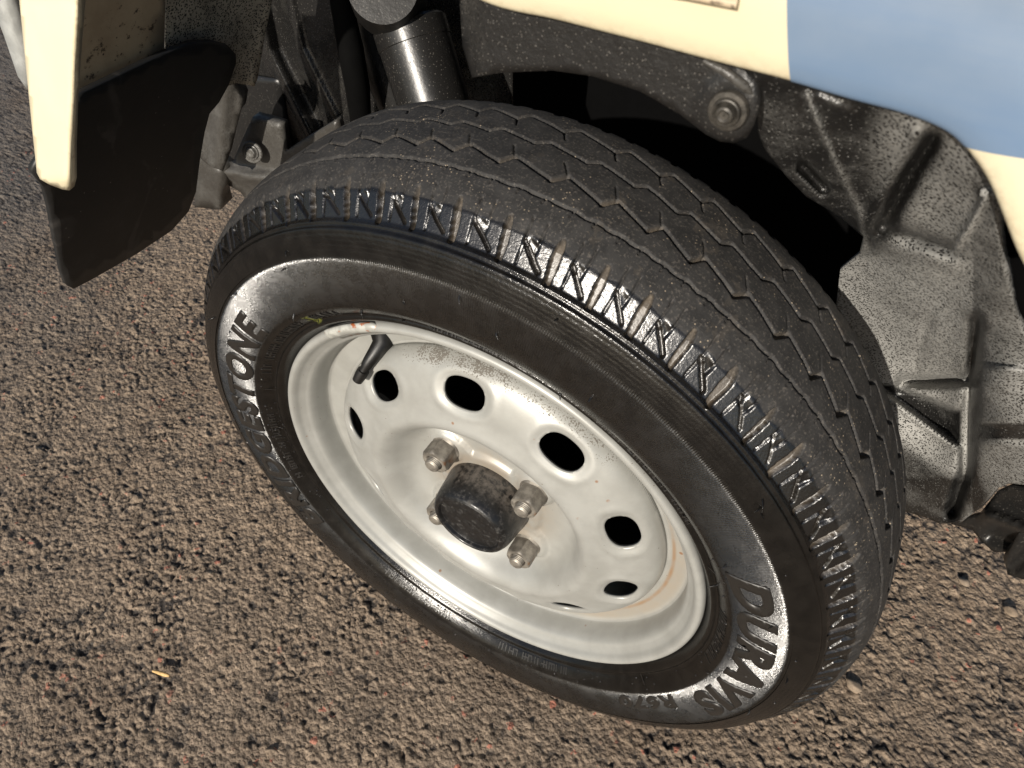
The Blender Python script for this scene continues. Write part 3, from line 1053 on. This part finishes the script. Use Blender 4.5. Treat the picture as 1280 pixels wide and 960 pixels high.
def droplets():
    V = []; F = []
    r_ = random.Random(8)
    for k in range(240):
        ph = math.radians(r_.choice([r_.uniform(150, 215), r_.uniform(190, 290), r_.uniform(-75, 30), r_.gauss(184, 4), r_.gauss(252, 9)]))
        rr = r_.uniform(.176, .232) if r_.random() < .4 else r_.gauss(.1815, .0035)
        rr = min(.232, max(.175, rr))
        s = s_of_r(rr); R, Y = S2P(s); nr, ny = normals(np.array([s]))
        n = np.array([nr[0] * math.cos(ph), ny[0], nr[0] * math.sin(ph)])
        p = np.array([R * math.cos(ph), Y, R * math.sin(ph)])
        a = np.cross(n, [.3, .2, 1.0]); a /= np.linalg.norm(a); c = np.cross(n, a)
        q = r_.uniform(.0004, .0010)
        b0 = len(V)
        for i in range(4):
            el = i * math.pi / 6.4
            for j in range(8):
                t = j * math.pi / 4
                V.append(p + (a * math.cos(t) + c * math.sin(t)) * q * math.cos(el) + n * q * .75 * math.sin(el))
        for i in range(3):
            for j in range(8):
                F.append((b0 + i * 8 + j, b0 + i * 8 + (j + 1) % 8, b0 + i * 8 + 8 + (j + 1) % 8, b0 + i * 8 + 8 + j))
    me = mesh_np('water_drops', np.array(V), np.array(F))
    b = NB('water_on_rubber')
    o = link('water_drops', me, wheel, (0, 0, 0), b.set(Base_Color=(.012, .010, .009), Roughness=.08, Specular_IOR_Level=1.0))
    o['kind'] = 'stuff'
droplets()

# ---- front fender, cream, with the blue sheet on it
edge_px = [(430, -46), (590, 0), (700, 30), (800, 56), (900, 83), (985, 105), (1060, 127), (1120, 143), (1160, 157), (1190, 174), (1215, 202), (1236, 236), (1257, 288), (1269, 318), (1286, 352), (1330, 440)]
edge3 = np.array([at(x, y, -.085) for x, y in edge_px])
edge3[:, 1] = -.085
ext_l = np.array([[-.230, -.085, .405], [-.150, -.085, .428], [-.070, -.085, .412], [-.012, -.085, .381]])
e3 = np.vstack([ext_l, edge3[1:]])
ec = catmull(e3[:, [0, 2]], 10)
def fender_geo(push=0.):
    n = len(ec)
    tang = np.gradient(ec, axis=0)
    tang /= np.linalg.norm(tang, axis=1)[:, None]
    nrm = np.stack([-tang[:, 1], tang[:, 0]], 1)
    for _ in range(40):
        nrm = np.vstack([nrm[:1], (nrm[:-2] + nrm[1:-1] * 2 + nrm[2:]) / 4, nrm[-1:]])
    nrm /= np.linalg.norm(nrm, axis=1)[:, None]
    prof = catmull([(.0012, .012), (.0002, .008), (.0, .0035), (.0010, .0006), (.004, -.0012), (.010, -.0030), (.022, -.0050), (.034, -.0052), (.046, -.0060), (.060, -.0085), (.085, -.0105), (.13, -.010), (.22, -.004), (.30, .006)], 5)
    V = []
    for i in range(n):
        for t, dy in prof:
            V.append((ec[i, 0] + nrm[i, 0] * t, -.085 + dy - (push if dy < .003 else -push), ec[i, 1] + nrm[i, 1] * t))
    lip = np.tile(np.exp(-(np.clip(prof[:, 0], 0, None) / .0035) ** 2), n)
    return np.array(V), grid_quads(n, len(prof)), lip
def build_fender():
    V, q, lip = fender_geo()
    me = mesh_np('front_fender', V, q[:, ::-1])
    attr(me, 'lip', lip * .3)
    o = link('front_fender', me, truck, HUB, CREAM)
    s = o.modifiers.new('steel', 'SOLIDIFY'); s.thickness = .0012; s.offset = -1
    o['label'] = 'cream painted front fender over the wheel'
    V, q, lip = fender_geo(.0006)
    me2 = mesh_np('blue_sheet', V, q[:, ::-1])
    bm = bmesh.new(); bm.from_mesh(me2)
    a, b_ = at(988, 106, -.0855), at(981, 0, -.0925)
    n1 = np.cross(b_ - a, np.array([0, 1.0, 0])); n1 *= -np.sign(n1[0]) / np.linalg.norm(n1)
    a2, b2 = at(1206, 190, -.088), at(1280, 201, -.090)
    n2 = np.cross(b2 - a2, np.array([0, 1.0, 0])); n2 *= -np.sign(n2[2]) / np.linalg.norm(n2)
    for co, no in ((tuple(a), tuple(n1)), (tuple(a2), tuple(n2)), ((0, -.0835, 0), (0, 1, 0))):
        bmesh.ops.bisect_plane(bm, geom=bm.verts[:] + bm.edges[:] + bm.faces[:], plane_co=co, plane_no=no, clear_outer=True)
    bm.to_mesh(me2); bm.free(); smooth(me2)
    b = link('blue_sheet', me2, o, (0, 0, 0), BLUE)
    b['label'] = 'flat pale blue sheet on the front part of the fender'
    return o
fender = build_fender()
tube('fender_moulding', [at(760, -22, -.0925), at(860, -6, -.0925), at(922, 5, -.092)], [.0012, .0012, .0014], GRIME, fender, (0, 0, 0), 12)

# ---- inner skirt under the fender edge, with its flange bolt
SK = [(577, -60), (575, 10), (578, 58), (590, 97), (625, 91), (690, 88), (740, 95), (800, 114), (850, 143), (882, 168), (900, 177), (918, 179), (934, 172), (943, 155), (952, 122), (950, 106), (938, 90), (938, 60), (760, -20)]
def skirt_pt(x, y):
    Y = -.076 + .010 * math.exp(-((x - 577) / 14) ** 2)
    lip = 0
    r = math.hypot(x - 911, y - 134)
    Y -= .0015 * (1 - min(1, max(0, (r - 36) / 8)))
    d = abs((x - 905) - (y - 80) * .15 + 22 + 0) if False else 0
    return at(x, y, Y)
skirt = sheet('arch_skirt', SK, skirt_pt, 9, .002, SKIRT, truck, HUB)
skirt['label'] = 'gritty black steel skirt hanging inside the fender edge'
tube('skirt_ridge', [at(880, 76, -.0785), at(905, 88, -.0788), at(930, 107, -.0785), at(938, 116, -.0772)], [.0009, .0016, .0016, .0008], GREYM, skirt, (0, 0, 0), 10)
def flange_bolt(name, p, nrm, R, parent, loc, mat):
    prof = [(R, .0), (R, -.0012), (R * .93, -.0020), (R * .72, -.0022), (R * .66, -.0034), (R * .60, -.0036), (R * .52, -.0030), (R * .40, -.0052), (R * .3, -.0056), (R * .2, -.0050), (.0002, -.0050)]
    o = lathe(name, prof, 40, mat, parent, loc)
    o.data.set_sharp_from_angle(angle=math.radians(35))
    o.location = Vector(loc) + Vector(p)
    o.rotation_euler = Vector((0, -1, 0)).rotation_difference(Vector(nrm)).to_euler()
    return o
flange_bolt('bolt', at(911, 137, -.0782), (0, -1, .05), .0066, skirt, (0, 0, 0), BOLT)

# ---- fender liner in front of the wheel
ctl = [(930, 90, -.077), (940, 140, -.064), (955, 190, -.048), (1010, 125, -.071), (1100, 150, -.071), (1200, 172, -.075), (1010, 255, -.008), (1040, 200, -.048), (1075, 310, .046), (1100, 200, -.052), (1100, 285, -.002), (1160, 310, -.012),
       (1165, 250, -.038), (1243, 235, -.072), (1200, 300, -.030), (1250, 320, -.046), (1110, 400, .100), (1160, 400, .068), (1200, 400, .042), (1230, 400, .008), (1280, 400, -.006), (1135, 480, .132), (1205, 480, .096),
       (1235, 480, .040), (1290, 480, .026), (1080, 520, .13), (1135, 640, .140), (1200, 560, .105), (1240, 560, .065), (1300, 560, .052), (1200, 650, .125), (1260, 640, .085), (1300, 620, .073)]
C = np.array(ctl)
def tps_fit(P, v, lam=.02):
    P = P / 100.0
    n = len(P)
    d = np.sqrt(((P[:, None] - P) ** 2).sum(2)) + 1e-9
    K = d * d * np.log(d) + lam * np.eye(n)
    A = np.zeros((n + 3, n + 3)); A[:n, :n] = K; A[:n, n] = 1; A[:n, n + 1:] = P; A[n, :n] = 1; A[n + 1:, :n] = P.T
    w_ = np.linalg.solve(A, np.concatenate([v, [0, 0, 0]]))
    def f(x, y):
        q = np.array([x, y]) / 100.0
        dd = np.sqrt(((P - q) ** 2).sum(1)) + 1e-9
        return float(w_[:n] @ (dd * dd * np.log(dd)) + w_[n] + w_[n + 1:] @ q)
    return f
tps = tps_fit(C[:, :2], C[:, 2])
def sd(x, y, a, b):
    ax, ay = a; bx, by = b
    t = max(0, min(1, ((x - ax) * (bx - ax) + (y - ay) * (by - ay)) / ((bx - ax) ** 2 + (by - ay) ** 2)))
    return math.hypot(x - ax - t * (bx - ax), y - ay - t * (by - ay))
def pl(x, y, pts):
    return min(sd(x, y, pts[i], pts[i + 1]) for i in range(len(pts) - 1))
def g(d, s):
    return math.exp(-(d / s) ** 2)
def sstep(a, b, x):
    k = max(0., min(1., (x - a) / (b - a)))
    return k * k * (3 - 2 * k)
def liner_pt(x, y):
    Y = tps(x, y)
    Y -= .0045 * g(pl(x, y, [(1008, 118), (1030, 170), (1055, 225), (1075, 265), (1081, 310)]), 4)
    Y -= .0030 * g(pl(x, y, [(1022, 122), (1045, 133), (1062, 140)]), 7)
    Y += .020 * g(pl(x, y, [(1166, 172), (1140, 215), (1104, 282)]), 8) - .006 * g(pl(x, y, [(1145, 172), (1118, 215), (1086, 275)]), 12)
    Y += .010 * g(pl(x, y, [(1104, 286), (1150, 298), (1190, 312)]), 9) - .006 * g(pl(x, y, [(1100, 306), (1150, 320), (1190, 332)]), 10)
    Y -= .0070 * g(pl(x, y, [(1234, 242), (1215, 278), (1194, 312)]), 5)
    Y += .026 * g(pl(x, y, [(1219, 402), (1214, 450), (1209, 520), (1206, 590), (1190, 640)]), 7)
    Y -= .004 * g(pl(x, y, [(1211, 410), (1205, 500), (1203, 600)]), 3)
    Y += .030 * g(pl(x, y, [(1128, 478), (1170, 476), (1206, 475)]), 7)
    Y += .006 * g(pl(x, y, [(1160, 400), (1140, 470)]), 9)
    # recess with a bright lower lip between the ribs
    if 1090 < x < 1215 and 480 < y < 600:
        t1 = y - (492 + (x - 1150) * .42 if x < 1195 else 511 - (x - 1195) * .6)
        t2 = y - (515 + (x - 1135) * .72)
        Y += .018 * sstep(-2, 4, t1) * (1 - sstep(-6, 0, t2)) * (1 - sstep(1193, 1206, x))
        Y -= .006 * g(t2 - 2, 3.5) * (1 - sstep(1190, 1203, x))
    # raised rectangle on the outer face
    if x > 1215:
        k = sstep(1222, 1227, x) * sstep(455 + (x - 1225) * .06, 459 + (x - 1225) * .06, y) * (1 - sstep(526 + (x - 1225) * .12, 530 + (x - 1225) * .12, y))
        Y -= .0085 * k
        Y -= .0030 * g(y - (552 + (x - 1225) * .12), 5) * sstep(1222, 1230, x)
    Y -= .0012 * g(pl(x, y, [(1170, 395), (1200, 366), (1240, 358), (1275, 375)]), 4)
    # slot
    Y += .03 * max(0, 1 - sd(x, y, (1003, 208), (1030, 236)) / 9) ** .5 * (1 if sd(x, y, (1003, 208), (1030, 236)) < 9 else 0)
    Y += .003 * math.sin(x * .045 + y * .02) * math.sin(y * .05)
    return at(x, y, Y)
LP = [(925, 75), (946, 118), (947, 165), (955, 185), (985, 223), (1008, 246), (1035, 262), (1060, 280), (1079, 296), (1074, 318), (1050, 340), (1040, 420), (1060, 500), (1080, 600), (1100, 640), (1135, 640),
      (1160, 648), (1175, 655), (1200, 653), (1225, 635), (1245, 611), (1262, 604), (1300, 609), (1330, 620), (1330, 520), (1290, 440), (1272, 400), (1250, 318), (1241, 232), (1228, 200), (1200, 165), (1120, 125), (1010, 90)]
liner = sheet('fender_liner', LP, liner_pt, 3.2, .003, LINER, truck, HUB)
def liner_dust_light(x, y):  # dust cover, with sunlit facets and shaded grooves painted into it
    d = .06 + .62 * sstep(1075, 1130, x)
    if sd(x, y, (1003, 208), (1030, 236)) < 9:
        return 0.
    d -= .25 * sstep(1130, 1100, x) if False else 0
    d = max(d, .86 * sstep(290, 335, y)) if x < 1215 else min(.5, d)
    d -= .95 * g(pl(x, y, [(1162, 180), (1138, 220), (1104, 282)]), 17)
    d += .35 * g(pl(x, y, [(1008, 118), (1030, 170), (1055, 225), (1075, 265), (1081, 310)]), 4)
    d -= .55 * g(pl(x, y, [(1104, 284), (1150, 297), (1188, 310)]), 10)
    d -= .9 * g(pl(x, y, [(1219, 400), (1216, 450), (1213, 520), (1209, 590), (1190, 640)]), 12)
    d += .9 * g(pl(x, y, [(1210, 470), (1207, 530), (1206, 590)]), 3)
    if 1090 < x < 1200 and y > 480:
        t1 = y - (494 + (x - 1150) * .42); t2 = y - (512 + (x - 1135) * .72)
        d -= .85 * sstep(-3, 6, t1) * (1 - sstep(-7, 1, t2))
        d -= .7 * sstep(35, 60, t2)
    d -= .5 * sstep(585, 630, y) * (1 - sstep(1220, 1240, x))
    d += .5 * g(pl(x, y, [(1234, 242), (1215, 278), (1194, 312)]), 5)
    if x > 1222 and 530 < y < 548:
        d -= .5
    return max(0., min(1., d))
dl = []
for v in liner.data.vertices:
    c = np.array(v.co) - CAM
    z = c @ FW
    dl.append(liner_dust_light(PW / 2 + FPX * (c @ RT) / z, PH / 2 - FPX * (c @ UP) / z))
attr(liner.data, 'dust', dl)  # holds the dust together with the painted light and shade
liner['label'] = 'moulded black plastic fender liner covered in pale dust'
# lower pieces below the liner
sheet('bumper_bracket', [(1188, 655), (1226, 640), (1247, 614), (1263, 607), (1330, 618), (1330, 720), (1284, 690), (1262, 690), (1242, 690), (1226, 676), (1215, 662)],
      lambda x, y: at(x, y, .135 + .0003 * (1240 - x) - .014 * g(sd(x, y, (1236, 644), (1300, 668)), 8) + .008 * g(sd(x, y, (1240, 668), (1300, 690)), 9)), 5, .003, CHAS, truck, HUB)
sheet('bumper_bracket', [(1262, 690), (1272, 668), (1290, 655), (1330, 650), (1330, 745), (1285, 726), (1259, 718), (1258, 706)],
      lambda x, y: at(x, y, .118 - .00008 * (x - 1260) + .006 * g(sd(x, y, (1262, 712), (1290, 690)), 9)), 5, .006, CHAS, truck, HUB)
# black sheet standing in for the shade in the gap at the fender's corner
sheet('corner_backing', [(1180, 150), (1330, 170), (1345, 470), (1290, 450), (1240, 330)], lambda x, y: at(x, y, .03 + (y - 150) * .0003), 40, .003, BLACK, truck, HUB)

# ---- rear side of the arch: cream panel, grimy lining, mud flap
def rear_pt(x, y):
    Y = -.085 - .025 * max(0, y) / 230
    lx = 106 - y * .05
    Y += .008 * sstep(lx - 14, lx + 2, x) ** 2 + .004 * g(y - 238, 8)
    return at(x, y, Y)
RP = [(0, -260), (134, -260), (111, -40), (106, 10), (102, 60), (98, 120), (96, 180), (96, 222), (93, 233), (87, 238), (78, 237), (62, 231), (50, 224), (46, 216), (40, 160), (33, 90), (25, 10)]
ra = sheet('rear_arch_panel', RP, rear_pt, 5, .003, CREAM, truck, HUB)
a_ = [math.exp(-((v.co - Vector(at(107 - .02 * 0, 60, -.085))).length / .2) ** 2) * 0 for v in ra.data.vertices]
lipv = []
for v in ra.data.vertices:
    c = np.array(v.co) - CAM
    z = c @ FW
    px = PW / 2 + FPX * (c @ RT) / z; py = PH / 2 - FPX * (c @ UP) / z
    lipv.append(math.exp(-((px - (100 - max(0, py) * .04)) / 5) ** 2) * .55 if py < 200 else 0)
attr(ra.data, 'lip', lipv)
ra['label'] = 'cream painted body panel behind the wheel arch'
sheet('sill_trim', [(-30, -60), (-12, 0), (5, 45), (22, 95), (34, 112), (34, 80), (22, 45), (8, 0), (-6, -60)], lambda x, y: at(x, y, -.055), 12, .012, TRIM, truck, HUB)
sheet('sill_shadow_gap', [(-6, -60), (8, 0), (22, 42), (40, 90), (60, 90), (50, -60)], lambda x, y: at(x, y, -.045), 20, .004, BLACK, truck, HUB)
fa, fb = at(63, 237, -.080), at(88, 360, -.080)
FN = np.cross(fb - fa, np.array([0, 1.0, 0])); FN /= np.linalg.norm(FN)
if FN[0] < 0:
    FN = -FN
def on_flap(off):
    def f(x, y):
        bend = .004 * math.sin(x * .02) * sstep(60, 300, y)
        return at_plane(x, y, fa + FN * (off + bend), FN)
    return f
FL = [(40, 215), (56, 235), (63, 262), (70, 300), (78, 340), (84, 357), (92, 361), (110, 352), (170, 318), (215, 288), (236, 264), (245, 240), (250, 200), (256, 165), (262, 142), (274, 128), (286, 106), (295, 80), (295, 68), (286, 58), (265, 53), (238, 55), (205, 68), (150, 94), (92, 122)]
flap = sheet('mud_flap', FL, on_flap(.0), 12, .004, FLAP, truck, HUB)
flap['label'] = 'black rubber mud flap hanging behind the wheel'
sheet('arch_lining', [(85, -80), (210, -80), (207, 0), (205, 66), (206, 84), (150, 110), (80, 140)], lambda x, y: on_flap(-.012)(x, y), 14, .002, GRIME, truck, HUB)
sheet('arch_splash_panel', [(208.5, -80), (352, -80), (345, -20), (334, 30), (322, 98), (318, 108), (296, 104), (270, 112), (207, 100)],
      lambda x, y: on_flap(-.012 + .006 * g(sd(x, y, (345, -20), (318, 108)), 10) - .003)(x, y), 8, .002, SPLASH, truck, HUB)
for p in ((265, 262), (310, 112)):
    pass

# ---- chassis pieces behind the wheel
GR = .165
sheet('chassis_bracket', [(268, 98), (296, 104), (303, 122), (298, 150), (290, 185), (279, 214), (262, 208), (246, 194), (250, 160), (258, 125)],
      lambda x, y: at(x, y, .120 - .010 * g(x - 276 + (y - 150) * .08, 14)), 6, .012, GREYM, truck, HUB)
sheet('chassis_bracket', [(244, 190), (262, 200), (278, 214), (276, 262), (243, 259)], lambda x, y: at(x, y, .135 + .01 * sstep(235, 262, y)), 8, .02, GREYM, truck, HUB)
susp = sheet('suspension_plate', [(316, 146), (332, 150), (352, 156), (356, 190), (420, 150), (440, 220), (350, 300), (300, 240), (270, 222), (276, 208), (292, 200), (304, 172)],
             lambda x, y: at(x, y, .150 - .012 * g(sd(x, y, (272, 214), (345, 226)), 7) + .00008 * (x - 300)), 6, .01, GREYM, truck, HUB)
flange_bolt('bolt', at(316, 190, .142), (.3, -1, .3), .0105, susp, (0, 0, 0), GREYM)
sheet('shade_filler', [(285, 90), (350, 100), (372, 230), (300, 236), (277, 222), (284, 180)], lambda x, y: at(x, y, .20), 10, .003, CHAS, truck, HUB)  # dark filler added where only shade lies between flap and tyre
# corrugated inner wall of the wheel house
def corr_pt(x, y):
    q = x - (.5 if y > 60 else .22) * (y - 60)
    Y = .195
    Y += .016 * (1 - sstep(358, 376, q)) - .016 * g(q - 334, 11) - .005 * g(q - 376, 6)
    Y += .0006 * math.sin(x * .07) * math.sin(y * .06)
    return at(x, y, Y)
corr = sheet('wheel_house_wall', [(300, -80), (600, -80), (640, 60), (640, 200), (520, 220), (420, 230), (330, 210), (316, 130)], corr_pt, 3, .003, PLATE, truck, HUB)
corr['label'] = 'glossy black ribbed inner wall of the wheel house'
tube('steering_rod', [at(452, -30, .150), at(462, 40, .150), at(488, 100, .150), at(520, 175, .150)], [.020, .019, .018, .018], CHAS, truck, HUB, 28)
tube('damper_bush', [at(478, -18, .100), at(486, -4, .120), at(488, 2, .160)], [.023, .026, .026], CHAS, truck, HUB, 32)
def shock():
    a, b = np.array(at(511, 28, .127)), np.array(at(548, 150, .108))
    d = (b - a) / np.linalg.norm(b - a)
    L_ = np.linalg.norm(b - a)
    return tube('shock_absorber', [a - d * .0005, a, a + d * .002, a + d * .014, a + d * .0145, a + d * .018, a + d * L_, a + d * (L_ + .05)],
                [.010, .0245, .0262, .0262, .0256, .0256, .0252, .0252], CHAS, truck, HUB, 48)
sh = shock()
sh['label'] = 'glossy black cylindrical shock absorber body'
tube('brake_hose', [at(420, -40, .105), at(428, 10, .105), at(438, 60, .105), at(447, 110, .11), at(452, 160, .115)], [.0075, .0078, .0092, .0092, .008], HOSE, truck, HUB, 16)

# ---- wheel house behind and above everything, its deep shade put into the colour
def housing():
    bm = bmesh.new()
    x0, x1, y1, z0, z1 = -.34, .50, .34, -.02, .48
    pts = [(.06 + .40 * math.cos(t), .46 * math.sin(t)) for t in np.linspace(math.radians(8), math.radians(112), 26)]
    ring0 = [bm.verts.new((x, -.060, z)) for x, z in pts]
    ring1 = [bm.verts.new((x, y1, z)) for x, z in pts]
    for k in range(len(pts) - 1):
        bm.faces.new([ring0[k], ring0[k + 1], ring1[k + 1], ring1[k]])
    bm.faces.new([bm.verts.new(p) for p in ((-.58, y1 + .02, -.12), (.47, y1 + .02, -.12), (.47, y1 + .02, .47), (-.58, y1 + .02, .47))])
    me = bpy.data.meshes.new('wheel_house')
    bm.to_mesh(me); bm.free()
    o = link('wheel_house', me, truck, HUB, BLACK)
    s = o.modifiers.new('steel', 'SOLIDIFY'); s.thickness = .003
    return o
housing()

# ------------------------------------------------------------------ loose bits on the ground
def ground_at(px, py):
    d = ray(px, py)
    return CAM + d * ((-HZ - CAM[2]) / d[2]) + np.array([0, 0, HZ])
def straw():
    p = Vector(ground_at(203, 843)) + Vector((0, 0, .0022))
    ax = Vector(ground_at(213, 846)) - Vector(ground_at(193, 840))
    ax.normalize()
    pts = [p - ax * .0095, p - ax * .004, p - ax * .0035, p + ax * .005, p + ax * .0085]
    o = tube('dry_straw', pts, [.0012, .0016, .0018, .0019, .0011], mat_plain('dry_straw_skin', (.66, .42, .17), .7, 0, 400, .35), None, (0, 0, 0), 10)
    o['label'] = 'short broken piece of yellow straw lying on the asphalt'
    o['category'] = 'straw'
straw()
def pebble(px, py, r, col, label, seed):
    rr = random.Random(seed)
    bm = bmesh.new()
    bmesh.ops.create_icosphere(bm, subdivisions=3, radius=1)
    off = [Vector((rr.uniform(-1, 1), rr.uniform(-1, 1), rr.uniform(-1, 1))).normalized() for _ in range(9)]
    cutd = [rr.uniform(.55, .85) for _ in off]
    for v in bm.verts:
        p = v.co.copy()
        for o_, c in zip(off, cutd):
            k = p.dot(o_) - c
            if k > 0:
                p -= o_ * k * .85
        v.co = Vector((p.x * r * 1.25, p.y * r * .9, p.z * r * .62))
    me = bpy.data.meshes.new('pebble')
    bm.to_mesh(me); bm.free(); smooth(me)
    o = link('pebble', me, None, tuple(Vector(ground_at(px, py)) + Vector((0, 0, r * .30))), mat_plain('pebble_stone_%d' % seed, col, .8, 0, 300, .3))
    o.rotation_euler = (0, 0, rr.uniform(0, 3))
    o['label'] = label
    o['category'] = 'pebble'
pebble(1066, 858, .0075, (.25, .19, .135), 'largest tan pebble, on the asphalt just off the lower right tread of the tyre', 2)
pebble(1263, 765, .0060, (.24, .18, .125), 'flat tan pebble on the asphalt under the front bumper bracket, near a dark hole', 4)
pebble(1205, 728, .0050, (.24, .185, .135), 'small tan pebble on the asphalt between tyre and bumper bracket', 9)
